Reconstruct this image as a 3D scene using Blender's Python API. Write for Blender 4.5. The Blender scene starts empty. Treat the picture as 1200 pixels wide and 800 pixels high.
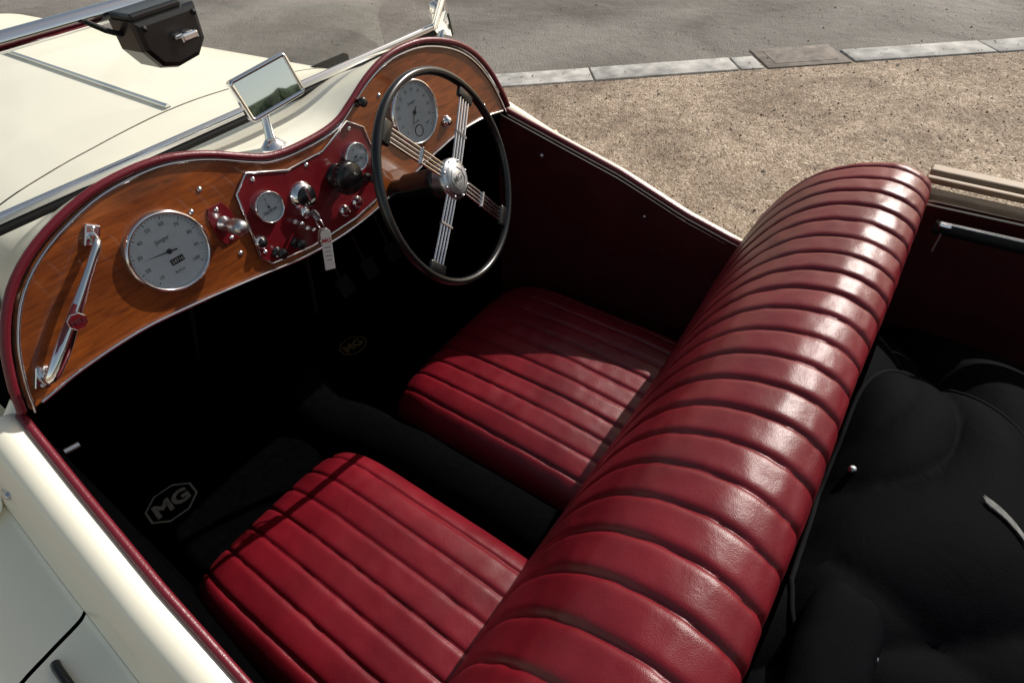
import bpy, bmesh, math, random
import numpy as np
from mathutils import Vector, Matrix, noise
random.seed(4)
Z0=1.45
scene=bpy.context.scene
scene.view_settings.view_transform='Standard'
try: scene.view_settings.look='None'
except Exception: pass
scene.view_settings.exposure=0
COL=scene.collection
XC=.617

# ---------------------------------------------------------------- materials
def mat(name,color,rough=.5,metal=0.,coat=0.,var=0.,vscale=8.,bumps=(),stretch=(1,1,1),color2=None,spec=.5,sheen=0.,coatr=.06):
    m=bpy.data.materials.new(name); m.use_nodes=True
    nt=m.node_tree; b=nt.nodes['Principled BSDF']
    b.inputs['Base Color'].default_value=(*color,1)
    b.inputs['Roughness'].default_value=rough; b.inputs['Metallic'].default_value=metal
    b.inputs['Coat Weight'].default_value=coat; b.inputs['Coat Roughness'].default_value=coatr
    b.inputs['Specular IOR Level'].default_value=spec
    b.inputs['Sheen Weight'].default_value=sheen
    geo=nt.nodes.new('ShaderNodeNewGeometry')
    mp=nt.nodes.new('ShaderNodeMapping'); mp.inputs['Scale'].default_value=stretch
    nt.links.new(geo.outputs['Position'],mp.inputs['Vector'])
    if var>0 or color2:
        n=nt.nodes.new('ShaderNodeTexNoise'); n.inputs['Scale'].default_value=vscale; n.inputs['Detail'].default_value=6
        nt.links.new(mp.outputs[0],n.inputs['Vector'])
        r=nt.nodes.new('ShaderNodeValToRGB')
        c2=color2 if color2 else tuple(c*(1-var) for c in color)
        r.color_ramp.elements[0].position=.35; r.color_ramp.elements[1].position=.65
        r.color_ramp.elements[0].color=(*c2,1); r.color_ramp.elements[1].color=(*color,1)
        nt.links.new(n.outputs['Fac'],r.inputs[0]); nt.links.new(r.outputs[0],b.inputs['Base Color'])
        rr=nt.nodes.new('ShaderNodeMapRange'); rr.inputs['To Min'].default_value=max(0,rough-.06); rr.inputs['To Max'].default_value=min(1,rough+.08)
        nt.links.new(n.outputs['Fac'],rr.inputs['Value']); nt.links.new(rr.outputs[0],b.inputs['Roughness'])
    prev=None
    for (sc,st,dist,kind) in bumps:
        if kind in 'vc':
            t=nt.nodes.new('ShaderNodeTexVoronoi'); t.inputs['Scale'].default_value=sc; o=t.outputs['Distance']
            if kind=='c':
                t.feature='DISTANCE_TO_EDGE'; mr=nt.nodes.new('ShaderNodeMapRange'); mr.inputs['From Max'].default_value=.06; nt.links.new(o,mr.inputs['Value']); o=mr.outputs[0]
        else:
            t=nt.nodes.new('ShaderNodeTexNoise'); t.inputs['Scale'].default_value=sc; t.inputs['Detail'].default_value=5; o=t.outputs['Fac']
            if kind=='d': t.inputs['Distortion'].default_value=2.0
        nt.links.new(mp.outputs[0],t.inputs['Vector'])
        bp=nt.nodes.new('ShaderNodeBump'); bp.inputs['Strength'].default_value=st; bp.inputs['Distance'].default_value=dist
        nt.links.new(o,bp.inputs['Height'])
        if prev: nt.links.new(prev,bp.inputs['Normal'])
        prev=bp.outputs[0]
    if prev: nt.links.new(prev,b.inputs['Normal'])
    return m
LEA=mat('burgundy_leather',(.168,.0058,.0130),.36,var=.30,vscale=9,spec=.42,bumps=[(1000,.28,.0005,'v'),(15,.16,.0028,'d'),(70,.16,.0014,'d')])
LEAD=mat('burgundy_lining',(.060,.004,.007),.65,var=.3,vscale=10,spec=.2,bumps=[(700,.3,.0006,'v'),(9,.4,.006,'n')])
PIPE=mat('burgundy_piping',(.13,.007,.016),.38,bumps=[(500,.3,.0008,'v')])
PANEL=mat('burgundy_paint',(.13,.007,.011),.22,coat=.7,var=.15,vscale=60)
CREAM=mat('cream_paint',(.96,.915,.755),.32,coat=.25,var=.04,vscale=5,bumps=[(40,.03,.001,'n')])
CHROME=mat('chrome',(.82,.83,.86),.12,1.,bumps=[(60,.04,.001,'n')])
STEEL=mat('brushed_steel',(.55,.56,.58),.3,1.)
BLK=mat('black_enamel',(.006,.006,.007),.28,coat=.15)
RUB=mat('black_rubber',(.006,.006,.006),.6,spec=.3)
CARP=mat('black_carpet',(.0022,.0022,.0024),.95,spec=.0,var=.4,vscale=60,bumps=[(400,.6,.002,'n')])
TUN=mat('tunnel_carpet',(.0030,.0031,.0035),.9,spec=.0,var=.2,vscale=60,bumps=[(350,.8,.003,'n')])
FAB=mat('black_canvas',(.0036,.0038,.0048),.75,spec=.025,var=.25,vscale=25,bumps=[(320,.4,.0012,'n'),(10,.2,.007,'d')])
EDGE=mat('black_canvas_binding',(.008,.008,.009),.8,spec=.04)
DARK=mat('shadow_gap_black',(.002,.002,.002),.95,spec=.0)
SILV=mat('silver_dial',(.72,.77,.80),.45,0.,var=.06,vscale=80)
WHITE=mat('white_plastic',(.75,.74,.70),.45)
RED=mat('red_print',(.5,.01,.02),.5)
TAN=mat('ash_wood_bow',(.36,.25,.16),.6,var=.4,vscale=20,stretch=(6,1,6),bumps=[(60,.3,.001,'n')])
BADGE=mat('badge_grey',(.34,.34,.31),.6,var=.3,vscale=80)
BADGE2=mat('badge_bronze',(.18,.11,.04),.6,var=.2,vscale=80)
INK=mat('dial_ink',(.03,.03,.035),.5)
def wood():
    m=bpy.data.materials.new('walnut_veneer'); m.use_nodes=True; nt=m.node_tree; b=nt.nodes['Principled BSDF']
    geo=nt.nodes.new('ShaderNodeNewGeometry'); mp=nt.nodes.new('ShaderNodeMapping'); mp.inputs['Scale'].default_value=(3,1,26)
    nt.links.new(geo.outputs['Position'],mp.inputs[0])
    n=nt.nodes.new('ShaderNodeTexNoise'); n.inputs['Scale'].default_value=6; n.inputs['Detail'].default_value=11; n.inputs['Distortion'].default_value=.8
    n2=nt.nodes.new('ShaderNodeTexNoise'); n2.inputs['Scale'].default_value=9; n2.inputs['Detail'].default_value=6
    nt.links.new(mp.outputs[0],n.inputs['Vector']); nt.links.new(geo.outputs['Position'],n2.inputs['Vector'])
    r=nt.nodes.new('ShaderNodeValToRGB'); e=r.color_ramp.elements
    e[0].position=.28; e[0].color=(.125,.029,.005,1); e[1].position=.76; e[1].color=(.33,.085,.012,1)
    k=e.new(.5); k.color=(.225,.054,.008,1)
    r2=nt.nodes.new('ShaderNodeValToRGB'); r2.color_ramp.elements[0].position=.35; r2.color_ramp.elements[0].color=(.5,.43,.38,1); r2.color_ramp.elements[1].position=.6
    mx=nt.nodes.new('ShaderNodeMixRGB'); mx.blend_type='MULTIPLY'; mx.inputs[0].default_value=.8
    nt.links.new(n.outputs['Fac'],r.inputs[0]); nt.links.new(r.outputs[0],mx.inputs[1]); nt.links.new(n2.outputs['Fac'],r2.inputs[0]); nt.links.new(r2.outputs[0],mx.inputs[2])
    nt.links.new(mx.outputs[0],b.inputs['Base Color']); b.inputs['Roughness'].default_value=.35
    b.inputs['Coat Weight'].default_value=.9; b.inputs['Coat Roughness'].default_value=.04
    return m
WOOD=wood()
def glass(name,tint,k):
    m=bpy.data.materials.new(name); m.use_nodes=True; nt=m.node_tree
    for n in list(nt.nodes):
        if n.type=='BSDF_PRINCIPLED': nt.nodes.remove(n)
    o=[n for n in nt.nodes if n.type=='OUTPUT_MATERIAL'][0]
    t=nt.nodes.new('ShaderNodeBsdfTransparent'); t.inputs[0].default_value=(*tint,1)
    g=nt.nodes.new('ShaderNodeBsdfGlossy'); g.inputs['Roughness'].default_value=.02
    fr=nt.nodes.new('ShaderNodeFresnel'); fr.inputs[0].default_value=k
    mx=nt.nodes.new('ShaderNodeMixShader')
    nt.links.new(fr.outputs[0],mx.inputs[0]); nt.links.new(t.outputs[0],mx.inputs[1]); nt.links.new(g.outputs[0],mx.inputs[2]); nt.links.new(mx.outputs[0],o.inputs[0])
    return m
GLASS=glass('windscreen_glass',(.99,.99,.985),1.5)
DGLASS=glass('dial_glass',(.99,.99,.99),1.3)
MIRR=mat('mirror_glass',(.85,.86,.88),.02,1.)

# ---------------------------------------------------------------- builder
I4=Matrix.Identity(4)
class B:
    def __init__(s): s.v=[];s.f=[];s.m=[];s.s=[];s.mats=[]
    def mi(s,m):
        if m not in s.mats: s.mats.append(m)
        return s.mats.index(m)
    def add(s,vs,fs,m,M=I4,smooth=True):
        o=len(s.v); k=s.mi(m)
        s.v+= [tuple(M@Vector(v)) for v in vs]
        for f in fs: s.f.append([i+o for i in f]); s.m.append(k); s.s.append(smooth)
        return s
    def grid(s,rows,m,M=I4,closed=False,smooth=True,flip=False):
        n=len(rows[0]); vs=[p for r in rows for p in r]; fs=[]
        for i in range(len(rows)-1):
            for j in range(n if closed else n-1):
                a=i*n+j; b=i*n+(j+1)%n; c=(i+1)*n+(j+1)%n; d=(i+1)*n+j
                fs.append([a,d,c,b] if flip else [a,b,c,d])
        return s.add(vs,fs,m,M,smooth)
    def lathe(s,prof,m,M=I4,seg=40,smooth=True):
        rows=[[(r*math.cos(2*math.pi*i/seg),r*math.sin(2*math.pi*i/seg),z) for i in range(seg)] for r,z in prof]
        return s.grid(rows,m,M,closed=True,smooth=smooth)
    def disc(s,r,z,m,M=I4,seg=40):
        return s.add([(r*math.cos(2*math.pi*i/seg),r*math.sin(2*math.pi*i/seg),z) for i in range(seg)],[list(range(seg))],m,M,False)
    def prism(s,pts,h,m,M=I4,z=0,bev=0):
        bm=bmesh.new(); vs=[bm.verts.new((p[0],p[1],z)) for p in pts]; f=bm.faces.new(vs)
        r=bmesh.ops.extrude_face_region(bm,geom=[f]); ev=[g for g in r['geom'] if isinstance(g,bmesh.types.BMVert)]
        for v in ev: v.co.z+=h
        if bev:
            es=[e for e in bm.edges if all(v in ev for v in e.verts)]
            bmesh.ops.bevel(bm,geom=es,offset=bev,segments=2,affect='EDGES',profile=.5)
        bmesh.ops.recalc_face_normals(bm,faces=bm.faces)
        bm.verts.index_update(); s.add([v.co[:] for v in bm.verts],[[v.index for v in f.verts] for f in bm.faces],m,M,False); bm.free(); return s
    def box(s,c,sz,m,M=I4,bev=.002,rot=None,seg=2):
        bm=bmesh.new(); bmesh.ops.create_cube(bm,size=1)
        for v in bm.verts: v.co=Vector((v.co.x*sz[0],v.co.y*sz[1],v.co.z*sz[2]))
        if bev: bmesh.ops.bevel(bm,geom=bm.edges[:],offset=bev,segments=seg,affect='EDGES',profile=.5)
        T=Matrix.Translation(c)@(rot.to_4x4() if rot else I4)
        bm.verts.index_update(); s.add([v.co[:] for v in bm.verts],[[v.index for v in f.verts] for f in bm.faces],m,M@T,bev>.004); bm.free(); return s
    def tube(s,pts,r,m,M=I4,seg=10,closed=False,flat=1.):
        P=[Vector(p) for p in pts]; n=len(P); rows=[]; up=None
        for i in range(n):
            if closed: t=P[(i+1)%n]-P[i-1]
            else: t=P[min(i+1,n-1)]-P[max(i-1,0)]
            t.normalize()
            if up is None:
                a=Vector((0,0,1)) if abs(t.z)<.9 else Vector((1,0,0)); up=(a-t*a.dot(t)).normalized()
            else: up=(up-t*up.dot(t)).normalized()
            w=t.cross(up); rr=r[i] if isinstance(r,(list,tuple)) else r
            rows.append([tuple(P[i]+up*(rr*math.cos(2*math.pi*k/seg))+w*(rr*flat*math.sin(2*math.pi*k/seg))) for k in range(seg)])
        if closed: rows.append(rows[0])
        s.grid(rows,m,M,closed=True)
        if not closed:
            s.add(rows[0],[list(range(seg))[::-1]],m,M); s.add(rows[-1],[list(range(seg))],m,M)
        return s
    def text(s,txt,size,m,M=I4,bold=0.,ext=0.,align='CENTER'):
        c=bpy.data.curves.new('t','FONT'); c.body=txt; c.size=size; c.align_x=align; c.align_y='CENTER'; c.offset=bold; c.extrude=ext; c.resolution_u=3
        o=bpy.data.objects.new('t',c); COL.objects.link(o); dg=bpy.context.evaluated_depsgraph_get(); dg.update()
        me=bpy.data.meshes.new_from_object(o.evaluated_get(dg))
        s.add([v.co[:] for v in me.vertices],[list(p.vertices) for p in me.polygons],m,M,False)
        bpy.data.objects.remove(o); bpy.data.curves.remove(c); bpy.data.meshes.remove(me); return s
    def obj(s,name,parent=None,label=None,cat=None,dz=Z0,**kw):
        vs=[Vector((v[0],v[1],v[2]+dz)) for v in s.v]
        lo=Vector([min(v[i] for v in vs) for i in range(3)]); hi=Vector([max(v[i] for v in vs) for i in range(3)])
        c=(lo+hi)/2; 
        if parent is None: c.z=lo.z
        me=bpy.data.meshes.new(name); me.from_pydata([v-c for v in vs],[],s.f)
        for m in s.mats: me.materials.append(m)
        me.polygons.foreach_set('material_index',s.m); me.polygons.foreach_set('use_smooth',s.s); me.update()
        o=bpy.data.objects.new(name,me); COL.objects.link(o)
        if parent:
            o.parent=parent; o.location=c-WL[parent.name]
        else: o.location=c
        WL[o.name]=c.copy()
        if label: o['label']=label
        if cat: o['category']=cat
        for k,v in kw.items(): o[k]=v
        return o
WL={}
def cr(P,n):
    P=[np.array(p,float) for p in P]; Q=[2*P[0]-P[1]]+P+[2*P[-1]-P[-2]]; out=[]
    m=len(P)-1
    for k in range(n):
        u=k/(n-1)*m; i=min(int(u),m-1); t=u-i; a,b,c,d=Q[i:i+4]
        out.append(tuple(.5*((2*b)+(-a+c)*t+(2*a-5*b+4*c-d)*t*t+(-a+3*b-3*c+d)*t**3)))
    return out

# ---------------------------------------------------------------- car root
car=bpy.data.objects.new('car',None); COL.objects.link(car); car.location=(XC,.3,0); WL['car']=Vector((XC,.3,0))
car['label']='cream open vintage roadster with burgundy leather seats on gravel'; car['category']='car'

# ---- profiles
ytab=[-.72,-.65,-.3,-.05,.05,.15,.25,.40,.58,.76,.93]
ztab=[-.62,-.62,-.62,-.63,-.70,-.79,-.86,-.82,-.752,-.698,-.645]
wtab=[.55,.60,.645,.65,.65,.65,.65,.645,.635,.62,.604]
zt=lambda y: float(np.interp(y,ytab,ztab)); hw=lambda y: float(np.interp(y,ytab,wtab))
Dh=[(0,-.489),(.05,-.487),(.09,-.479),(.125,-.463),(.18,-.436),(.24,-.417),(.30,-.412),(.37,-.419),(.45,-.446),(.51,-.485),(.555,-.54),(.585,-.60),(.604,-.645),
    (.649,-.650),(.694,-.735),(.715,-.756),(.800,-.775),(.854,-.845),(.864,-1.25)]
Fh=[(0,-.508),(.05,-.509),(.10,-.512),(.15,-.516),(.20,-.521),(.25,-.526),(.30,-.533),(.35,-.541),(.40,-.553),(.44,-.57),(.47,-.60),(.49,-.64),(.50,-.69),
    (.51,-.74),(.52,-.80),(.53,-.88),(.54,-.96),(.55,-1.05),(.56,-1.25)]
yd=lambda z: 1.014+.176*z
def full(h): return [(-d,z) for d,z in h[::-1]]+h[1:]
Df=cr(full(Dh),145); Ff=cr(full(Fh),145)
def scuttle(inn=0.,y_in=0.):
    rows=[]
    for k in range(25):
        t=k/24; tt=1-(1-t)**1.6; row=[]
        for a,b in zip(Df,Ff):
            x=a[0]*(1-tt)+b[0]*tt; z=a[1]*(1-tt)+b[1]*tt+.004*math.sin(math.pi*min(1,t*4))
            x-=math.copysign(min(abs(x),inn),x); z-=inn
            row.append((XC+x,(yd(max(a[1],-.70))+.004+y_in)*(1-t)+1.36*t,z))
        rows.append(row)
    return rows
body=B(); body.grid(scuttle(),CREAM,flip=True)
ys=list(np.linspace(-.72,.925,60)); R=[(-.006,-.012),(0,0),(.016,.010),(.034,.008),(.050,-.004),(.068,-.034),(.082,-.07),(.090,-.100)]
RR=[(-.006,-.012),(0,0),(.014,.006),(.026,.001),(.044,-.016),(.064,-.043),(.082,-.076),(.090,-.100)]
OUT=[(.091,-.104),(.105,-.112),(.15,-.120),(.20,-.133),(.235,-.17),(.25,-.23),(.26,-.6)]
def rollprof(sg,y):
    if sg<0: return cr(R,24)
    t=min(1,max(0,(y-.78)/.14)); return cr([(a[0]*(1-t)+b[0]*t,a[1]*(1-t)+b[1]*t) for a,b in zip(RR,R)],24)
for sg in (-1,1):
    body.grid([[(XC+sg*(hw(y)+a),y,zt(y)+b) for a,b in rollprof(sg,y)] for y in ys],CREAM,flip=(sg<0))
    for y0,y1 in ((-.72,.06),(.705,.925)):
        body.grid([[(XC+sg*(hw(y)+a),y,zt(y)+b) for a,b in cr(OUT,24)] for y in np.linspace(y0,y1,20)],CREAM,flip=(sg<0))
    body.grid([[(XC+sg*(hw(y)+a-.010),y,zt(y)+b-.012) for a,b in cr(OUT,16)] for y in np.linspace(.0,.76,10)],DARK,flip=(sg<0))
body.grid([[(XC+x,-.72-.02*(1-(x/.55)**2),z) for x in np.linspace(-.81,.81,20)] for z in (-.62,-.9,-1.25)],CREAM)
body.obj('body',car)
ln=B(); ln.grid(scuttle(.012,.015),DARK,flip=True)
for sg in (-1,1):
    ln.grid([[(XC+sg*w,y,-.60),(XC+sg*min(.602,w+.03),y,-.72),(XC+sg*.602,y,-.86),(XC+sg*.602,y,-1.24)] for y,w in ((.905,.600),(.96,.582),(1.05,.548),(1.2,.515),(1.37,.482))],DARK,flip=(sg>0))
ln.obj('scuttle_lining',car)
bn=B(); rows=[]
for k in range(16):
    t=k/15; rows.append([(XC+x*(1-.32*t),1.366+1.45*t,z-.02*t) for x,z in Ff])
bn.grid(rows,CREAM,flip=True)
bo=bn.obj('bonnet',car)
h=B(); h.tube([(.603,1.37,-.5045),(.603,2.8,-.5235)],.006,CHROME,seg=8); h.obj('bonnet_hinge',bo)
for sg in (-1,1):
    h=B(); h.tube([(XC+sg*.455*(1-.32*t),1.37+1.44*t,-.578-.02*t) for t in (0,.33,.66,1)],.004,STEEL,seg=6); h.obj('bonnet_hinge',bo)
h=B(); h.tube([(XC+x,1.362,z-.0015) for x,z in Ff[20:-20]],.0020,DARK,seg=6); h.obj('bonnet_gap_shade',car)  # black tube paints the shade in the gap between scuttle and bonnet
for sg in (-1,1):
    w=B(); rows=[]
    arc=cr([(1.05,-1.20),(1.25,-1.14),(1.40,-1.02),(1.55,-.90),(1.75,-.81),(2.05,-.79),(2.35,-.88),(2.48,-1.05)],40)
    for (y,z) in arc:
        xi=float(np.interp(y,[1.05,1.36,1.6],[.70,.66,.53]))
        rows.append([(XC+sg*(xi+(.89-xi)*f),y,z+dz) for f,dz in cr([(0,-.08),(.10,-.02),(.38,.02),(.65,.02),(.92,-.02),(1,-.09)],12)])
    w.grid(rows,CREAM,flip=(sg>0)); w.obj('front_wing',car)
    w=B(); w.box((XC+sg*.80,.35,-1.13),(.22,1.5,.03),RUB,bev=.008); w.obj('running_board',car)
    w=B(); T=Matrix.Translation((XC+sg*.72,1.95,-1.12))@Matrix.Rotation(math.pi/2,4,'Y')
    w.tube([(.265*math.cos(a),.265*math.sin(a),0) for a in np.linspace(0,2*math.pi,40)[:-1]],.045,RUB,T,closed=True,seg=12)
    wh=w.obj('wheel',car)
    w=B(); w.lathe([(.220,-.03),(.232,-.02),(.217,0),(.232,.02),(.220,.03)],STEEL,T)
    for i in range(24):
        a=i*2*math.pi/24; w.tube([(.03*math.cos(a+.6),.03*math.sin(a+.6),.03),(.218*math.cos(a),.218*math.sin(a),0)],.0025,CHROME,T,seg=5)
    w.lathe([(0,.05),(.03,.05),(.04,.03),(.04,-.03),(0,-.03)],CHROME,T,seg=16); w.obj('wire_rim',wh)

# doors
for sg in (-1,1):
    d=B(); d.grid([[(XC+sg*(hw(y)+a),y,zt(y)+b) for a,b in cr(OUT,24)] for y in np.linspace(.066,.699,24)],CREAM,flip=(sg<0))
    do=d.obj('door',car)
    h=B(); h.tube([(XC+sg*(hw(y)+.150),y,zt(y)-.115+dz) for y,dz in ((.685,-.004),(.675,.002),(.65,.003),(.62,.002),(.61,-.004))],.006,BLK,seg=10); h.obj('door_handle',do)
    for yy,aa,bb in ((.86,.070,-.040),(.93,.075,-.048)):
        s_=B(); T=Matrix.Translation((XC+sg*(hw(yy)+aa),yy,zt(yy)+bb))@Matrix.Rotation(sg*1.1,4,'Y')
        s_.lathe([(0,.006),(.004,.0055),(.006,.003),(.007,0)],STEEL,T,seg=14); s_.box((0,.010,.001),(.006,.02,.003),STEEL,T,bev=.001); s_.obj('snap_stud',car)
# inner linings
def lining(y0,y1,m,sg,n=24,inn=.05):
    g=B(); rows=[]
    for y in np.linspace(y0,y1,n):
        z=zt(y); rows.append([(XC+sg*(hw(y)-.004-inn*t**.7),y,(z-.004)*(1-t)-1.24*t) for t in np.linspace(0,1,10)])
    g.grid(rows,m,flip=(sg>0)); return g
for sg in (-1,1):
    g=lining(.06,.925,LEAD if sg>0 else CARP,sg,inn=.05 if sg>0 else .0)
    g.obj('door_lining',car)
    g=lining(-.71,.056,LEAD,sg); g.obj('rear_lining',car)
    g=B(); g.tube([(XC+sg*(hw(y)-.001),y,zt(y)+.006) for y in np.linspace(-.7,.915,60)],.0065,PIPE,seg=10); g.obj('edge_piping',car)
    if sg>0:
      for (y,z) in ((.80,-.745),(.50,-.845)):
        s_=B(); T=Matrix.Translation((XC+sg*(hw(y)-.012),y,z))@Matrix.Rotation(-sg*math.pi/2,4,'Y')
        s_.lathe([(0,.005),(.005,.004),(.007,0)],STEEL,T,seg=14); s_.obj('snap_stud',car)
g=B(); g.tube([(.018,.860,-.70),(.038,.858,-.702)],.005,STEEL,seg=12); g.obj('latch_peg',car)
g=B(); g.box((XC,.42,-1.245),(1.24,1.95,.02),CARP,bev=.002)
g.box((XC,1.38,-.90),(1.02,.02,.70),CARP,bev=.002); g.box((XC,1.384,-1.08),(1.22,.02,.34),CARP,bev=.002)
g.obj('floor_carpet',car)
g=B(); rows=[]
for y in np.linspace(-.1,1.37,60):
    t=max(0,(y-1.0)/.37); w=.070+.06*t; hh=.122-.062*min(1,max(0,(y-.70)/.25))+.16*t
    rows.append([(.503+w*math.cos(a)+.004*noise.noise((y*9,a*2,0)),y,-1.236+hh*max(0,math.sin(a))**.5) for a in np.linspace(math.pi,0,20)])
g.grid(rows,TUN,flip=True); g.obj('transmission_tunnel',car)
for x in (.80,.90,1.0):
    g=B(); g.box((x,1.22,-1.08),(.05,.012,.06),RUB,bev=.003,rot=Matrix.Rotation(-.5,3,'X')); g.tube([(x,1.225,-1.08),(x,1.30,-.85),(x,1.33,-.72)],.007,BLK,seg=8); g.obj('pedal',car)
for x,y1 in ((.30,1.10),(.55,1.0)):
    g=B(); g.tube([(x,.93,-.64),(x+.01,y1,-.9)],.005,RUB,seg=8); g.obj('dash_stay',car)

# ---------------------------------------------------------------- dashboard
U=Vector((0,.1736,.9848)); N=Vector((0,-.9848,.1736))
def DM(x,z,n=0.):
    o=Vector((x,yd(z),z))+N*n
    return Matrix(((1,U.x,N.x,o.x),(0,U.y,N.y,o.y),(0,U.z,N.z,o.z),(0,0,0,1)))
topc=[p for p in Df if abs(p[0])<.6 and p[1]>-.64]
bh=[(0,-.678),(.10,-.672),(.2,-.655),(.34,-.632),(.42,-.624),(.51,-.627),(.575,-.637)]
botc=cr([(-d,z) for d,z in bh[::-1]]+bh[1:],60)
DZ=-.535; M0=DM(XC,DZ)
def l2(p,ins=0): return (p[0],(p[1]-DZ)/.9848)
outline=[l2(p) for p in topc]+[l2(p) for p in botc[::-1]]
d=B(); d.prism([(x*.990,y-.003 if y>-.05 else y) for x,y in outline],.012,WOOD,M0,z=-.012)
dash=d.obj('dashboard',car)
d=B(); d.tube([(x*1.006,y+.005,.003) for x,y in [l2(p) for p in topc]],.0062,PIPE,M0,seg=10); d.obj('dash_edge_piping',dash)
d=B(); d.tube([(x*.986,y-.006,.002) for x,y in [l2(p) for p in topc]],.0024,CHROME,M0,seg=8)
d.tube([(x,y+.002,.003) for x,y in [l2(p) for p in botc]],.003,CHROME,M0,seg=8)
d.obj('chrome_trim',dash)

def gauge(x,z,r,kind,name='gauge'):
    g=B(); M=DM(x,z)
    g.lathe([(r*1.07,0),(r*1.07,.006),(r*1.04,.011),(r*.99,.012),(r*.965,.009),(r*.955,.003)],CHROME,M,seg=56)
    g.disc(r*.96,.0032,SILV,M,seg=56)
    def tick(a,r0,r1,w):
        c,s=math.cos(a),math.sin(a); n=(-s*w,c*w)
        g.add([(c*r0+n[0],s*r0+n[1],.0036),(c*r1+n[0],s*r1+n[1],.0036),(c*r1-n[0],s*r1-n[1],.0036),(c*r0-n[0],s*r0-n[1],.0036)],[[0,3,2,1]],INK,M,False)
    if kind in('speed','rev'):
        labs=['10','20','30','40','50','60','70','80','90','100'] if kind=='speed' else ['5','10','15','20','25','30','35','40','45','50','55','60']
        a0,a1=math.radians(225),math.radians(-45); n=len(labs)
        for i in range((n-1)*5+1):
            a=a0+(a1-a0)*i/((n-1)*5); tick(a,r*(.84 if i%5==0 else .88),r*.92,.00035 if i%5 else .0006)
        for i,l in enumerate(labs):
            a=a0+(a1-a0)*i/(n-1); T=M@Matrix.Translation((r*.72*math.cos(a),r*.72*math.sin(a),.0037)); g.text(l,r*.14,INK,T)
        g.text('Jaeger',r*.16,INK,M@Matrix.Translation((0,r*.34,.0037)))
        if kind=='speed':
            g.box((0.004,-r*.30,.004),(r*.36,r*.16,.002),INK,M,bev=.0003); g.text('24716',r*.13,WHITE,M@Matrix.Translation((.004,-r*.30,.0052)))
            g.text('M.P.H.',r*.11,INK,M@Matrix.Translation((0,-r*.58,.0037))); na=math.radians(172)
        else:
            g.text('R.P.M.',r*.12,INK,M@Matrix.Translation((0,-r*.32,.0037))); g.lathe([(r*.20,.0035),(r*.20,.0045),(r*.17,.0045)],INK,M@Matrix.Translation((0,-r*.62,0)),seg=20); na=math.radians(235)
        nl=.70
    else:
        a0,a1=math.radians(215),math.radians(-35)
        for i in range(9): tick(a0+(a1-a0)*i/8,r*.72,r*.86,.0004)
        g.text(kind,r*.32,INK,M@Matrix.Translation((0,-r*.35,.0037))); na=math.radians(100 if kind=='AMPS' else 200); nl=.72
        for i,t in enumerate(('20','0','20') if kind=='AMPS' else ('0','50','100')):
            a=a0+(a1-a0)*i/2; g.text(t,r*.26,INK,M@Matrix.Translation((r*.52*math.cos(a),r*.52*math.sin(a),.0037)))
    c,s=math.cos(na),math.sin(na); w=r*.022
    g.add([(c*r*nl,s*r*nl,.0065),(-c*r*.2-s*w,-s*r*.2+c*w,.0065),(-c*r*.2+s*w,-s*r*.2-c*w,.0065)],[[0,1,2]],INK,M,False)
    g.lathe([(0,.008),(r*.05,.0078),(r*.07,.005)],INK,M,seg=16)
    g.disc(r*.97,.0098,DGLASS,M,seg=56)
    return g.obj(name,dash)
gauge(.306,-.536,.062,'speed'); gauge(.897,-.532,.064,'rev')

PX=.60
hp=[(-.120,-.484),(-.043,-.512),(.043,-.512),(.120,-.484),(.155,-.508),(.162,-.60),(.138,-.648),(.06,-.660),(-.06,-.660),(-.150,-.646),(-.165,-.625),(-.152,-.508)]
MP=DM(PX,DZ); hl=[(x,(z-DZ)/.9848) for x,z in hp]
d=B(); d.prism(hl[::-1],.004,PANEL,MP,z=.0005,bev=.001)
d.tube([(x*.985,y,.005) for x,y in hl],.0022,CHROME,MP,seg=8,closed=True)
for x,z in ((-.11,-.498),(.12,-.498),(.15,-.59),(-.15,-.62),(0,-.52),(-.03,-.652)): d.lathe([(0,.003),(.003,.002),(.0042,0)],CHROME,DM(PX+x,z,.0045),seg=12)
d.obj('instrument_panel',dash)
def small(x,z,r,k):
    g=gauge(x,z,r,k); g.location+= N*.004; return g
small(.492,-.551,.027,'AMPS'); small(.708,-.550,.0265,'OIL')
d=B(); M=DM(.566,-.566,.004)
d.lathe([(.027,0),(.027,.004),(.023,.007),(.021,.012),(.016,.013),(0,.013)],CHROME,M)
d.lathe([(.0195,.013),(.018,.0175),(0,.0175)],BLK,M); d.box((0,.006,.020),(.006,.024,.008),CHROME,M,bev=.0015)
d.text('H  S  OFF',.006,WHITE,M@Matrix.Translation((0,-.011,.0178))); d.obj('lighting_switch',dash)
d=B(); M=DM(.652,-.566,.004)
d.lathe([(.024,0),(.025,.008),(.020,.012),(.019,.02),(.029,.024),(.031,.030),(.031,.042),(.028,.047),(0,.047)],BLK,M,seg=32)
for i in range(24):
    a=i*math.pi/12; d.box((.031*math.cos(a),.031*math.sin(a),.036),(.003,.003,.012),BLK,M,bev=.0008)
d.obj('control_knob',dash)
def knob(x,z,prof,m,name,n=.004,seg=20):
    d=B(); d.lathe(prof,m,DM(x,z,n),seg=seg); return d.obj(name,dash)
K=[(.010,0),(.010,.003),(.006,.005),(.005,.014),(.009,.017),(.010,.022),(.007,.026),(0,.026)]
for x,z in ((.470,-.632),(.512,-.636),(.72,-.60)): knob(x,z,K,BLK,'pull_knob')
for x,z in ((.548,-.625),(.530,-.602)): knob(x,z,[(.006,0),(.006,.004),(.0035,.006),(.003,.018),(.0045,.022),(0,.023)],CHROME,'toggle_switch')
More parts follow.
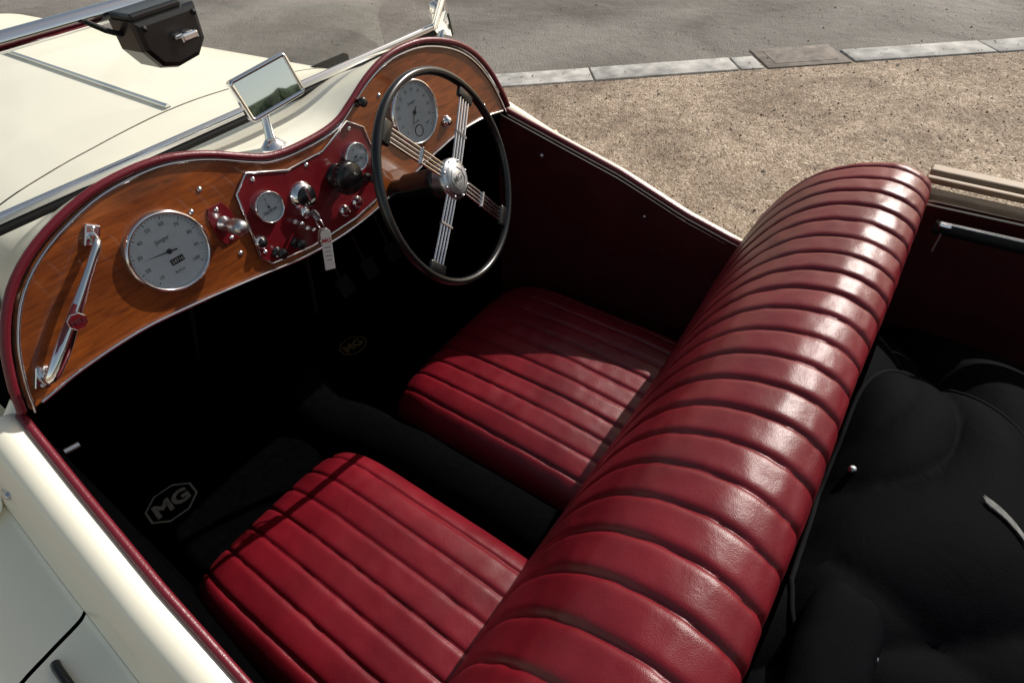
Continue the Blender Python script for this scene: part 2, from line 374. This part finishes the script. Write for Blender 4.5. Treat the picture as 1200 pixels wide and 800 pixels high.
for x,z,m in ((.640,-.634,PANEL),(.676,-.632,PANEL),(.45,-.60,BLK)):
    d=B(); d.lathe([(.012,0),(.012,.005),(.009,.008)],CHROME,DM(x,z,.004),seg=24); d.lathe([(.009,.007),(.007,.011),(0,.0125)],m,DM(x,z,.004),seg=24); d.obj('warning_lamp',dash)
knob(.760,-.462,K,BLK,'pull_knob',0); knob(.787,-.55,K,STEEL,'pull_knob',0)
d=B(); d.lathe([(.013,0),(.013,.006),(.009,.009),(.007,.013),(0,.013)],CHROME,DM(.988,-.585),seg=24); d.obj('dash_lamp_socket',dash)
knob(1.06,-.565,[(.006,0),(.005,.003),(0,.004)],CHROME,'screw',0)
for x,z in ((.10,-.60),(.40,-.475),(.82,-.47),(1.13,-.60),(.37,-.50),(.41,-.60)): knob(x,z,[(.0045,0),(.004,.002),(0,.003)],STEEL,'screw',0,12)
d=B(); M=DM(.408,-.541)
oc=lambda r,rot=math.pi/8,sx=1.,sy=1.: [(r*sx*math.cos(rot+i*math.pi/4),r*sy*math.sin(rot+i*math.pi/4)) for i in range(8)]
d.prism([(-.014,-.034),(.014,-.034),(.021,-.017),(.021,.017),(.014,.034),(-.014,.034),(-.021,.017),(-.021,-.017)],.003,PANEL,M,bev=.001)
d.lathe([(.013,.003),(.011,.008),(.007,.012),(.007,.026),(.013,.030),(.014,.036),(.014,.054),(.011,.062),(.005,.065),(0,.065)],STEEL,M,seg=28)
for yy in (-.027,.027): d.lathe([(0,.006),(.003,.005),(.004,.003)],CHROME,M@Matrix.Translation((0,yy,0)),seg=10)
d.obj('starter_knob',dash)
# passenger grab handle
d=B()
def gp(x,z,n): return DM(x,z,n).to_translation()
hp_=cr([(.226,-.464,.004),(.222,-.468,.024),(.205,-.482,.031),(.148,-.532,.033),(.090,-.583,.031),(.068,-.602,.024),(.063,-.604,.004)],40)
rr=[float(np.interp(i/39,[0,.15,.40,.52,.62,.80,.9,1],[.0062,.0054,.0062,.0092,.0110,.0086,.0072,.0062])) for i in range(40)]
d.tube([gp(*p) for p in hp_],rr,CHROME,seg=16)
d.tube([gp(p[0],p[1],p[2]+.0026) for p in hp_[19:31]],[.0080,.0090,.0098,.0102,.0103,.0101,.0097,.0092,.0087,.0082,.0076,.0068],PANEL,seg=16,flat=.62)
for x,z in ((.226,-.464),(.063,-.604)): 
    d.box((0,0,.003),(.020,.032,.006),CHROME,DM(x,z)@Matrix.Rotation(-.6,4,'Z'),bev=.002)
    for q in (-.011,.011): d.lathe([(0,.009),(.003,.008),(.004,.005)],STEEL,DM(x,z)@Matrix.Rotation(-.6,4,'Z')@Matrix.Translation((0,q,0)),seg=10)
M=DM(.136,-.543,.0445)@Matrix.Rotation(-.2,4,'Z')
d.prism(oc(.0130),.003,CHROME,M,bev=.0008); d.prism(oc(.0113),.0006,PANEL,M,z=.003)
d.text('MG',.0120,CHROME,M@Matrix.Translation((0,0,.0041)),bold=.0004)
d.obj('grab_handle',dash)

# ---------------------------------------------------------------- key with tag
k=B(); M=DM(.556,-.596,.004)
k.lathe([(.010,0),(.010,.006),(.007,.008),(0,.008)],CHROME,M,seg=20); k.box((0,0,.016),(.003,.008,.020),STEEL,M,bev=.0006)
k.lathe([(.011,.0),(.012,.0015),(.011,.003),(0,.003)],STEEL,M@Matrix.Translation((-.0015,0,.034))@Matrix.Rotation(math.pi/2,4,'Y'),seg=20)
o=M@Vector((0,-.004,.038))
ringc=o+Vector((0,0,-.014))
k.tube([ringc+Vector((.006*math.cos(a)*.3,.013*math.cos(a),.013*math.sin(a))) for a in np.linspace(0,2*math.pi,25)[:-1]],.0012,STEEL,closed=True,seg=6)
k.tube([ringc+Vector((-.004,.0,-.012)),ringc+Vector((-.012,.002,-.03)),ringc+Vector((-.012,.002,-.045))],.003,STEEL,seg=8,flat=.5)
kr=k.obj('car_key',None,'steel ignition key on a ring hanging from the dashboard','key')
t=B(); TM=Matrix.Translation(ringc+Vector((-.002,-.002,-.056)))@Matrix.Rotation(math.radians(-20),4,'Z')@Matrix.Rotation(math.radians(10),4,'Y')@Matrix.Rotation(math.radians(84),4,'X')
t.prism([(-.010,-.044),(.010,-.044),(.010,.036),(.004,.043),(-.004,.043),(-.010,.036)],.0015,WHITE,TM,bev=.0004)
t.text('MG',.012,RED,TM@Matrix.Translation((0,.018,.0018)),bold=.0004)
for q in range(4): t.box((0,.004-.009*q,.0017),(.013-.003*(q%2),.0012,.0003),INK,TM,bev=0)
t.obj('key_tag',kr)

# ---------------------------------------------------------------- steering wheel
SC=Vector((.808,.750,-.602)); tl=math.radians(20); yw=math.radians(10); SA=math.radians(-8)
W=Matrix.Translation(SC)@Matrix.Rotation(yw,4,'Z')@Matrix(((1,0,0,0),(0,math.sin(tl),-math.cos(tl),0),(0,math.cos(tl),math.sin(tl),0),(0,0,0,1)))
s=B(); RW=.208
s.tube([(RW*math.cos(a),RW*math.sin(a),0) for a in np.linspace(0,2*math.pi,97)[:-1]],.0098,BLK,W,closed=True,seg=14,flat=.85)
for i in range(4):
    a=math.pi/4+i*math.pi/2+SA; T=W@Matrix.Rotation(a,4,'Z')@Matrix.Translation((RW-.018,0,0)); s.box((0,0,0),(.024,.048,.010),BLK,T,bev=.0045,seg=3)
sw=s.obj('steering_wheel',car)
for i in range(4):
    s=B(); a=math.pi/4+i*math.pi/2+SA; T=W@Matrix.Rotation(a,4,'Z')
    for q in (-1.5,-.5,.5,1.5): s.tube([(.028,q*.0085,.008),(.08,q*.0088,.006),(.192,q*.0088,0)],.0025,CHROME,T,seg=8)
    s.box((.10,0,.006),(.005,.034,.008),CHROME,T,bev=.001)
    s.obj('spoke',sw)
s=B(); s.lathe([(.038,-.02),(.042,.002),(.042,.010),(.038,.013),(.034,.0135),(.033,.015),(.031,.016),(0,.0165)],STEEL,W,seg=40)
SIL2=mat('engraved_silver',(.50,.51,.52),.4,.6,var=.3,vscale=120)
s.lathe([(.032,.0155),(.0315,.0172),(.0,.0176)],SIL2,W,seg=32)
s.tube([(x,y,.0176) for x,y in oc(.023)],.0007,INK,W,closed=True,seg=6); s.text('MG',.019,INK,W@Matrix.Translation((0,0,.0180)),bold=.0001)
for i in range(8):
    a=i*math.pi/4; s.lathe([(0,.0155),(.002,.015),(.003,.013)],STEEL,W@Matrix.Translation((.0375*math.cos(a),.0375*math.sin(a),0)),seg=8)
s.obj('wheel_hub',sw)
s=B(); s.lathe([(0,-.55),(.02,-.55),(.02,-.13),(.028,-.12),(.030,-.05),(.034,-.045),(.036,-.02),(.02,-.01)],BLK,W,seg=28); s.obj('steering_column',sw)

# ---------------------------------------------------------------- windscreen
fr=B(); zb,yb,ztp,yt=-.472,1.12,-.222,.985
fr.tube([(.03,yb,zb),(1.215,yb,zb)],.010,CHROME,seg=12,flat=.7)
fr.tube([(.03,yt,ztp),(1.215,yt,ztp)],.0125,CHROME,seg=14,flat=.9)
for x in (.03,1.215): fr.tube([(x,yb,zb),(x,yt,ztp)],.009,CHROME,seg=12)
ws=fr.obj('windscreen',car)
g=B(); g.add([(.035,yb,zb),(1.21,yb,zb),(1.21,yt,ztp),(.035,yt,ztp)],[[0,1,2,3]],GLASS,smooth=False); g.obj('windscreen_glass',ws)
g=B(); g.tube([(x,yb-.004,zb-.014) for x in np.linspace(.03,1.21,20)],.007,RUB,seg=8); g.obj('windscreen_seal',ws)
for sg in (-1,1):
    g=B(); x=XC+sg*.622
    g.prism([(-.03,-.05),(.035,-.05),(.03,-.01),(.012,.05),(-.012,.06),(-.02,.0)],.010,CHROME,Matrix.Translation((x,yb-.005,-.445))@Matrix.Rotation(math.pi/2,4,'Z')@Matrix.Rotation(math.pi/2,4,'X'),bev=.002)
    g.lathe([(0,.02),(.012,.02),(.016,.012),(.016,0)],CHROME,Matrix.Translation((x-sg*.005,yb,-.43))@Matrix.Rotation(-sg*math.pi/2,4,'Y'),seg=20)
    g.tube([(x,yb,-.49),(x-sg*.03,yb-.02,-.56)],.009,CHROME,seg=10)
    g.obj('windscreen_bracket',ws)
g=B(); T=Matrix.Translation((.455,.950,-.253))@Matrix.Rotation(.12,4,'Z')@Matrix.Scale(.92,4)
pr=[(-.058,.030),(-.058,-.012),(-.040,-.040),(-.012,-.048),(.030,-.044),(.052,-.022),(.056,.030)]
g.prism(pr,.056,BLK,T@Matrix.Rotation(math.pi/2,4,'X')@Matrix.Translation((0,0,-.025)),bev=.009)
g.box((-.01,0,.033),(.09,.05,.012),BLK,T,bev=.004)
g.box((.012,-.034,-.006),(.034,.006,.008),CHROME,T,bev=.0025); g.tube([(.012,-.032,-.006),(.012,-.046,-.006)],.005,CHROME,T,seg=12); g.box((.012,-.048,-.006),(.030,.006,.012),CHROME,T,bev=.003)
for q in (-.045,.045): g.lathe([(0,.004),(.004,.003),(.005,0)],RUB,T@Matrix.Translation((q,-.031,.018))@Matrix.Rotation(math.pi/2,4,'X'),seg=10)
g.tube([(-.058,.01,.01),(-.075,.015,.02),(-.09,.03,.035)],.004,RUB,T,seg=8)
g.obj('wiper_motor',ws)

# ---------------------------------------------------------------- mirror on scuttle
RM=Matrix.Translation((.596,.955,-.382))@Matrix.Rotation(math.radians(-8),4,'Z')@Matrix.Rotation(math.radians(-9),4,'Y')@Matrix.Rotation(math.radians(75.2),4,'X')
def rrect(w,h,r,n=6):
    o=[]
    for cx,cy,a0 in ((w-r,h-r,0),(-w+r,h-r,90),(-w+r,-h+r,180),(w-r,-h+r,270)):
        for i in range(n+1):
            a=math.radians(a0+90*i/n); o.append((cx+r*math.cos(a),cy+r*math.sin(a)))
    return o
g=B(); g.prism(rrect(.056,.035,.006),.016,CHROME,RM,z=-.016,bev=.004)
g.tube([(x,y,.001) for x,y in rrect(.054,.033,.005)],.0038,CHROME,RM,closed=True,seg=8)
mr=g.obj('rear_view_mirror',car)
g=B(); g.prism(rrect(.051,.030,.004),.001,MIRR,RM,z=.0005); g.obj('mirror_glass',mr)
g=B(); g.tube([(.600,.975,-.388),(.602,.988,-.41),(.588,.982,-.44),(.578,.972,-.472)],[.008,.007,.007,.009],CHROME,seg=12)
g.lathe([(.026,-.006),(.026,.002),(.018,.009),(.010,.018),(0,.02)],CHROME,Matrix.Translation((.578,.972,-.490))@Matrix.Diagonal((1.1,.8,1,1)),seg=28)
g.obj('mirror_stalk',mr)

# ---------------------------------------------------------------- seats
def pil(p): return 1-(1-abs(math.sin(math.pi*p)))**4.0
def cushion(x0,x1,y0,y1,ztop,H,nfl,seed,am=.0064):
    g=B(); cx,cy=(x0+x1)/2,(y0+y1)/2; hx,hy=(x1-x0)/2,(y1-y0)/2; rows=[]
    nu,nv=nfl*24,120
    for j in range(nv+1):
        Y=math.sin(math.pi/2*(-1+2*j/nv)); Y=.35*(-1+2*j/nv)+.65*Y; row=[]
        for i in range(nu+1):
            u=-1+2*i/nu; X=.55*u+.45*math.sin(math.pi/2*u)
            ex=(max(0,1-abs(X)**8))**(.45); ey=(max(0,1-abs(Y)**(6.5 if Y>0 else 9)))**(.48)
            k=ex*ey
            fx=(X+1)/2*nfl; fi=int(min(fx,nfl-.01)); amp=am*(1+.12*math.sin(7*fi+seed))
            pk=pil(fx+.04*noise.noise((fi*3.1+seed,Y*2.2,1))*math.sin(math.pi*(fx-fi)))
            fl=amp*pk*min(1,k*1.3)
            xx=cx+hx*X*(1-.07*abs(Y)**5); yy=cy+hy*Y*(1-.10*abs(X)**4.5)
            crown=.018*(1-X*X)*(1-Y*Y)
            pu=.0018*noise.noise((fi*5.3+seed,yy*34,xx*9))*(1-pk*.5)
            nz=.005*noise.noise((xx*7+seed,yy*5,seed))+.0006*noise.noise((xx*40,yy*30,seed))
            yy+= (.008*pil(fx) if Y>.9 else 0)*(1-k)
            row.append((xx,yy,ztop-H+ (H-.006+crown+nz)*k+fl+pu))
        rows.append(row)
    g.grid(rows,LEA)
    g.box((cx,cy-.02,ztop-H-.01),(2*hx*.86,2*hy*.86,.05),LEAD,bev=.01)
    return g.obj('seat_cushion',car)
cushion(-.020,.438,.18,.864,-1.083,.11,8,1.3)
cushion(.560,1.165,.18,.864,-1.085,.105,11,4.1,.0060)

prof=cr([(.315,-1.16),(.298,-1.08),(.263,-.95),(.230,-.83),(.188,-.70),(.140,-.612),(.085,-.562),(.02,-.540),(-.030,-.548),(-.060,-.580),(-.066,-.66),(-.070,-.80),(-.070,-1.05),(-.066,-1.2)],160)
def sb(x0,x1,nfl):
    g=B(); P=[Vector((0,a,b)) for a,b in prof]; n=len(P); Nn=[]
    for i in range(n):
        t=(P[min(i+1,n-1)]-P[max(i-1,0)]).normalized(); Nn.append(Vector((0,t.z,-t.y)))
    if Nn[10].y<0: Nn=[-v for v in Nn]
    nu=nfl*24; rows=[]; er=.045
    for i in range(nu+1):
        u=i/nu; x=x0+(x1-x0)*u; e=min(x-x0,x1-x)
        ins=0 if e>er else er*(1-math.sqrt(max(0,1-((er-e)/er)**2)))
        far=.022*max(0,(x-.75)/.47)
        row=[]
        for j in range(n):
            w_=j/n
            wob=.18*noise.noise((x*3,w_*4,2.0))*min(1,e/.05)
            ph=u*nfl+wob; fi=math.floor(ph); amp=.0064*(1+.14*math.sin(fi*5.1))
            fade=1. if j<n*.66 else max(0.,1-(j-n*.66)/(n*.05))
            pk=pil(ph); fl=amp*pk*fade
            pu=.0020*noise.noise((fi*5.3,w_*38,x*10))*(1-pk*.5)*fade
            sag=.006*noise.noise((x*4,w_*5,7.))+.0006*noise.noise((x*40,w_*50,3.))
            p=P[j]+Nn[j]*(fl-ins+sag+pu-.006); row.append((x,p.y+far*math.sin(math.pi*min(1,w_/.5)),p.z))
        rows.append(row)
    g.grid(rows,LEA); 
    for r in (rows[0],rows[-1]): g.add(r,[list(range(n))],LEA,smooth=False)
    return g.obj('seat_back',car)
sb(.03,1.225,23)

# ---------------------------------------------------------------- behind the seat: folded hood
def drape(x,y):
    n1=noise.noise((x*1.8,y*2.2,4)); n2=noise.noise((x*2.6+5,y*1.2,1))
    f1=abs(math.sin(3.6*(x*.9+y*2.2)+3.5*n1+.6)); f2=abs(math.sin(5.5*(y*1.6-x*.5)+3*n2))
    z=-.800+.050*(f1**.7-.5)+.034*(f2**.7-.5)+.030*n2
    z-=.10*max(0,(x-1.0)/.2)**1.5
    return z
st=B(); rows=[]
for j in range(190):
    y=-.078-.60*j/189
    rows.append([(x,y,drape(x,y)) for x in np.linspace(.02,1.20,300)])
st.grid(rows,FAB); st=st.obj('soft_top',car,label='folded black canvas soft top')
for (x,z) in ((1.245,-.562),(1.215,-.592),(1.272,-.590)):
    g=B(); g.box((x,-.33,z),(.026,.58,.012),TAN,bev=.003,rot=Matrix.Rotation(.02,3,'Z')); g.obj('wooden_bow',st)
g=B(); g.tube([(1.195,-.085,-.645),(1.195,-.245,-.640)],.013,RUB,seg=12,flat=.8); g.tube([(1.185,-.10,-.630),(1.185,-.23,-.626)],.0018,CHROME,seg=8)
g.box((1.185,-.100,-.634),(.014,.022,.010),CHROME,bev=.003); g.tube([(1.185,-.10,-.65),(1.18,-.10,-.685)],.003,STEEL,seg=8); g.obj('hood_iron',st)
edge=cr([(.46,-.082),(.70,-.080),(.86,-.084),(.935,-.14),(.93,-.22),(.87,-.30),(.76,-.36),(.62,-.40),(.48,-.40),(.38,-.33),(.36,-.20),(.40,-.11),(.46,-.082)],120)
g=B(); cx,cy=.66,-.22; rows=[]
for (x,y) in edge:
    row=[]
    for r in np.linspace(0,1,26):
        px,py=cx+(x-cx)*r,cy+(y-cy)*r
        row.append((px,py,drape(px,py)*.6-.800*.4+.050*(1-r**4)+.012+.012*noise.noise((px*5,py*5,6))))
    rows.append(row)
FV=[p for r in rows for p in r]
g.grid(rows,FAB); g.tube([r[-1] for r in rows],.0040,EDGE,seg=8); g.obj('canvas_flap',st)
def surf(x,y):
    q=min(FV,key=lambda p:(p[0]-x)**2+(p[1]-y)**2)
    return q[2] if (q[0]-x)**2+(q[1]-y)**2<.0009 else drape(x,y)
for px,py in ((.672,-.105),(.412,-.185)):
    g=B(); g.lathe([(0,.004),(.004,.0035),(.0055,.002),(.006,-.003)],STEEL,Matrix.Translation((px,py,surf(px,py)+.001)),seg=16); g.obj('snap_stud',st)
def bundle(p0,p1,r,seed,name,parent,lab=None,cat=None,fl=.8,wd=1.15):
    g=B(); rows=[]; P0_,P1_=Vector(p0),Vector(p1); t_=(P1_-P0_).normalized(); w=t_.cross(Vector((0,0,1))).normalized(); up=w.cross(t_)
    for i in range(110):
        t=i/109; p=P0_.lerp(P1_,t)+Vector((0,.018*noise.noise((t*2,seed,0)),.010*noise.noise((t*3,seed,5))))
        e=max(.001,1-(abs(t-.5)*2)**8)**.35; row=[]
        for k in range(72):
            a=2*math.pi*k/72
            sq=(abs(math.cos(a))**3+abs(math.sin(a))**3)**(-1/3)
            rr=r*e*sq*(1+.08*noise.noise((t*2.5+seed,math.cos(a),math.sin(a)))+.02*noise.noise((t*7+seed,math.cos(a)*2,math.sin(a)*2)))
            row.append(tuple(p+up*rr*math.cos(a)*fl+w*rr*math.sin(a)*wd))
        rows.append(row)
    g.grid(rows,FAB,closed=True); return g.obj(name,parent,lab,cat)
bundle((.20,-.150,-.785),(.50,-.150,-.780),.046,9.3,'storage_bag',None,'flat black canvas bag tucked behind the burgundy seat','bag',fl=.85,wd=1.0)
SW=mat('strap_webbing',(.24,.24,.23),.75,var=.5,vscale=90)
g=B(); sp=[(x,y,surf(x,y)+.006) for x,y in cr([(.672,-.252),(.662,-.268),(.648,-.284),(.632,-.298)],16)]
g.grid([[(p[0]+q*.007,p[1]+q*.004,p[2]) for q in (-1,-.5,0,.5,1)] for p in sp],SW); g.grid([[(p[0]+q*.007,p[1]+q*.004,p[2]-.003) for q in (1,0,-1)] for p in sp],SW); g.obj('strap_end',None,'pale worn strap end lying on black canvas','strap')

# ---------------------------------------------------------------- floor mats with emblem
for (x,y,bm_,sc,lab) in ((.104,1.128,BADGE,.90,'black floor mat with a pale octagonal emblem'),(.72,1.150,BADGE2,.66,'black floor mat with a dim bronze octagonal emblem')):
    g=B(); g.box((x+.12,1.08,-1.228),(.36,.42,.010),CARP,bev=.004); mo=g.obj('floor_mat',None,lab,'mat')
    T=Matrix.Translation((x,y,-1.2225))@Matrix.Rotation(-.14,4,'Z')@Matrix.Scale(sc,4); g=B()
    o1=oc(.068,sx=1.,sy=.86); o2=oc(.062,sx=1.,sy=.86)
    g.add([(a,b,.002) for a,b in o1]+[(a,b,.002) for a,b in o2],[[i,(i+1)%8,8+(i+1)%8,8+i] for i in range(8)],bm_,T,False)
    g.text('MG',.062,bm_,T@Matrix.Translation((0,-.002,.002)),bold=.0028); g.obj('emblem',mo)

# ---------------------------------------------------------------- ground
def groundmat():
    m=bpy.data.materials.new('gravel_and_asphalt'); m.use_nodes=True; nt=m.node_tree; b=nt.nodes['Principled BSDF']; L=nt.links
    geo=nt.nodes.new('ShaderNodeNewGeometry')
    def noi(s,d=6,dist=0.):
        n=nt.nodes.new('ShaderNodeTexNoise'); n.inputs['Scale'].default_value=s; n.inputs['Detail'].default_value=d; n.inputs['Distortion'].default_value=dist; L.new(geo.outputs['Position'],n.inputs['Vector']); return n
    def ramp(src,stops):
        r=nt.nodes.new('ShaderNodeValToRGB'); e=r.color_ramp.elements
        e[0].position,e[0].color=stops[0][0],(*stops[0][1],1); e[1].position,e[1].color=stops[-1][0],(*stops[-1][1],1)
        for p,c in stops[1:-1]: k=e.new(p); k.color=(*c,1)
        L.new(src,r.inputs[0]); return r
    def mix(f,a,b2,mode='MIX'):
        x=nt.nodes.new('ShaderNodeMixRGB'); x.blend_type=mode
        if isinstance(f,float): x.inputs[0].default_value=f
        else: L.new(f,x.inputs[0])
        L.new(a,x.inputs[1]); L.new(b2,x.inputs[2]); return x
    vo=nt.nodes.new('ShaderNodeTexVoronoi'); vo.inputs['Scale'].default_value=115; L.new(geo.outputs['Position'],vo.inputs['Vector'])
    sep=nt.nodes.new('ShaderNodeSeparateColor'); L.new(vo.outputs['Color'],sep.inputs[0])
    gr=ramp(sep.outputs[0],[(0,(.22,.17,.13)),(.35,(.34,.275,.22)),(.7,(.43,.36,.29)),(1,(.62,.54,.455))])
    big=ramp(noi(1.9,7,.9).outputs['Fac'],[(.32,(.66,.62,.59)),(.66,(1.10,1.07,1.03))])
    grav=mix(1.,gr.outputs[0],big.outputs[0],'MULTIPLY')
    mid=ramp(noi(16,7,.6).outputs['Fac'],[(.35,(.78,.74,.69)),(.6,(1.05,1.03,1.01))])
    grav=mix(1.,grav.outputs[0],mid.outputs[0],'MULTIPLY')
    asp=ramp(noi(140,4).outputs['Fac'],[(.3,(.13,.125,.120)),(.7,(.37,.355,.335))])
    asp2=mix(1.,asp.outputs[0],ramp(noi(.9,8,.8).outputs['Fac'],[(.32,(.50,.47,.44)),(.7,(1.1,1.06,1.02))]).outputs[0],'MULTIPLY')
    vm=nt.nodes.new('ShaderNodeVectorMath'); vm.operation='DOT_PRODUCT'; vm.inputs[1].default_value=(.775,.632,0); L.new(geo.outputs['Position'],vm.inputs[0])
    ad=nt.nodes.new('ShaderNodeMath'); ad.operation='MULTIPLY_ADD'; ad.inputs[1].default_value=.16; L.new(noi(4,8).outputs['Fac'],ad.inputs[0]); L.new(vm.outputs['Value'],ad.inputs[2])
    mr_=nt.nodes.new('ShaderNodeMapRange'); mr_.inputs['From Min'].default_value=3.86; mr_.inputs['From Max'].default_value=4.0; L.new(ad.outputs[0],mr_.inputs['Value'])
    fin=mix(mr_.outputs[0],grav.outputs[0],asp2.outputs[0]); L.new(fin.outputs[0],b.inputs['Base Color']); b.inputs['Roughness'].default_value=.9; b.inputs['Specular IOR Level'].default_value=.25
    bp=nt.nodes.new('ShaderNodeBump'); bp.inputs['Strength'].default_value=.85; bp.inputs['Distance'].default_value=.0065; L.new(vo.outputs['Distance'],bp.inputs['Height']); bp.invert=True
    bp2=nt.nodes.new('ShaderNodeBump'); bp2.inputs['Strength'].default_value=.6; bp2.inputs['Distance'].default_value=.025; L.new(noi(9,6).outputs['Fac'],bp2.inputs['Height']); L.new(bp.outputs[0],bp2.inputs['Normal'])
    L.new(bp2.outputs[0],b.inputs['Normal'])
    return m
GM=groundmat()
g=B(); g.add([(-120,-120,0),(120,-120,0),(120,120,0),(-120,120,0)],[[0,1,2,3]],GM,smooth=False); g.obj('ground',dz=0,kind='structure')
KM=mat('kerb_concrete',(.54,.52,.49),.88,var=.5,vscale=9,bumps=[(120,.6,.004,'n')])
k=B(); P0=Vector((3.13,2.27,0)); dr=Vector((.632,-.775,0)); nn=Vector((.775,.632,0)); ang=math.atan2(dr.y,dr.x)
RZ=Matrix.Rotation(ang,4,'Z')
t=-6.
while t<9:
    L_=.93
    if t+L_>1.60 and t<1.60: L_=1.60-t
    if 1.59<t<2.17: t=2.18; continue
    if L_>.1:
        c=P0+dr*(t+L_/2); k.box((0,0,0),(L_-.010,.215,.024),KM,Matrix.Translation((c.x+random.uniform(-.01,.01),c.y,-.004+random.uniform(0,.004)))@RZ@Matrix.Rotation(random.uniform(-.010,.010),4,'Z'),bev=.007)
    t+=L_
k.obj('kerb',dz=0,kind='structure')
DC=mat('worn_slab',(.24,.20,.17),.85,0,var=.5,vscale=14,bumps=[(80,.5,.004,'n')])
k=B(); c=P0+dr*1.89+nn*.06; T=Matrix.Translation((c.x,c.y,-.003))@RZ
k.box((0,0,0),(.54,.34,.022),DC,T,bev=.006); k.box((0,0,.0115),(.40,.22,.003),DC,T,bev=.001)
k.obj('drain_cover',None,'flat brown drain cover set between pale kerb stones','drain cover',dz=0)
PB=[mat('pebble_%s'%n,c,.8,var=.3,vscale=60) for n,c in (('tan',(.44,.35,.27)),('grey',(.38,.35,.32)),('rust',(.24,.14,.09)),('pale',(.66,.60,.53)),('brown',(.16,.11,.08)))]
g=B(); 
for i in range(16000):
    x=random.uniform(1.35,6.2); y=random.uniform(-2.2,4.6)
    side=x*.775+y*.632
    if 3.75<side<4.0 : 
        if random.random()<.7: continue
    if side>4.0 and random.random()<.8: continue
    r=random.uniform(.0025,.0062)*(1 if random.random()<.95 else 1.9)
    R_=Matrix.Translation((x,y,r*.3+(.009 if 3.75<side<4.0 else 0)))@Matrix.Rotation(random.uniform(0,6.3),4,'Z')@Matrix.Diagonal((1,random.uniform(.6,.9),random.uniform(.5,.8),1))
    j=lambda: random.uniform(.75,1.1)*r
    g.add([(j(),0,0),(0,j(),0),(-j(),0,0),(0,-j(),0),(r*.2,0,j()),(0,0,-r)],[[0,1,4],[1,2,4],[2,3,4],[3,0,4],[1,0,5],[2,1,5],[3,2,5],[0,3,5]],random.choice(PB),R_,False)
g.obj('gravel',dz=0,kind='stuff')
HG=mat('backdrop_green',(.05,.085,.025),.8,var=.7,vscale=6,bumps=[(30,1.,.05,'n')])
g=B(); rows=[]
for i in range(160):
    x=-30+60*i/159; row=[]
    for k_ in range(18):
        a=math.pi*k_/17; row.append((x+.3*noise.noise((x*2,a*3,1)),-15-1.4*math.cos(a)*(1+.3*noise.noise((x*.8,a*2,4)))+.4*noise.noise((x*3,a*5,2)),3.3*math.sin(a)**.5*(1+.25*noise.noise((x*.6,a,9))+.10*noise.noise((x*4,a*6,9)))))
    rows.append(row)
g.grid(rows,HG); g.obj('reflection_backdrop',None,'unseen dark green backdrop added for mirror and chrome reflections','reflection_backdrop',dz=0)  # added out of view behind the camera to darken mirror and chrome reflections

# ---------------------------------------------------------------- light and camera
sd=Vector((.785,-.17,.595)).normalized()
el=math.asin(sd.z); az=math.atan2(sd.x,sd.y)
w=bpy.data.worlds.new('World'); scene.world=w; w.use_nodes=True; nt=w.node_tree
sky=nt.nodes.new('ShaderNodeTexSky'); sky.sky_type='NISHITA'; sky.sun_disc=False; sky.sun_elevation=el; sky.sun_rotation=az
wb=nt.nodes.new('ShaderNodeMixRGB'); wb.blend_type='MULTIPLY'; wb.inputs[0].default_value=1; wb.inputs[2].default_value=(1.08,.86,.62,1)
nt.links.new(sky.outputs[0],wb.inputs[1]); nt.links.new(wb.outputs[0],nt.nodes['Background'].inputs[0]); nt.nodes['Background'].inputs[1].default_value=.15
sl=bpy.data.lights.new('sun','SUN'); sl.energy=5.; sl.angle=math.radians(.5); sl.color=(1,.965,.90)
so_=bpy.data.objects.new('sun',sl); COL.objects.link(so_); so_.rotation_euler=sd.to_track_quat('Z','Y').to_euler(); so_.location=(6,-1,8)
cam=bpy.data.cameras.new('camera'); cam.lens=20.7; cam.sensor_width=36; cam.clip_start=.02; cam.clip_end=500
co=bpy.data.objects.new('camera',cam); COL.objects.link(co)
rt=Vector((.57398,-.81779,-.04213)); dn=Vector((-.59043,-.37766,-.71328)); fw=Vector((.56740,.43428,-.69961))
co.matrix_world=Matrix(((rt.x,-dn.x,-fw.x,0),(rt.y,-dn.y,-fw.y,0),(rt.z,-dn.z,-fw.z,Z0),(0,0,0,1)))
scene.camera=co
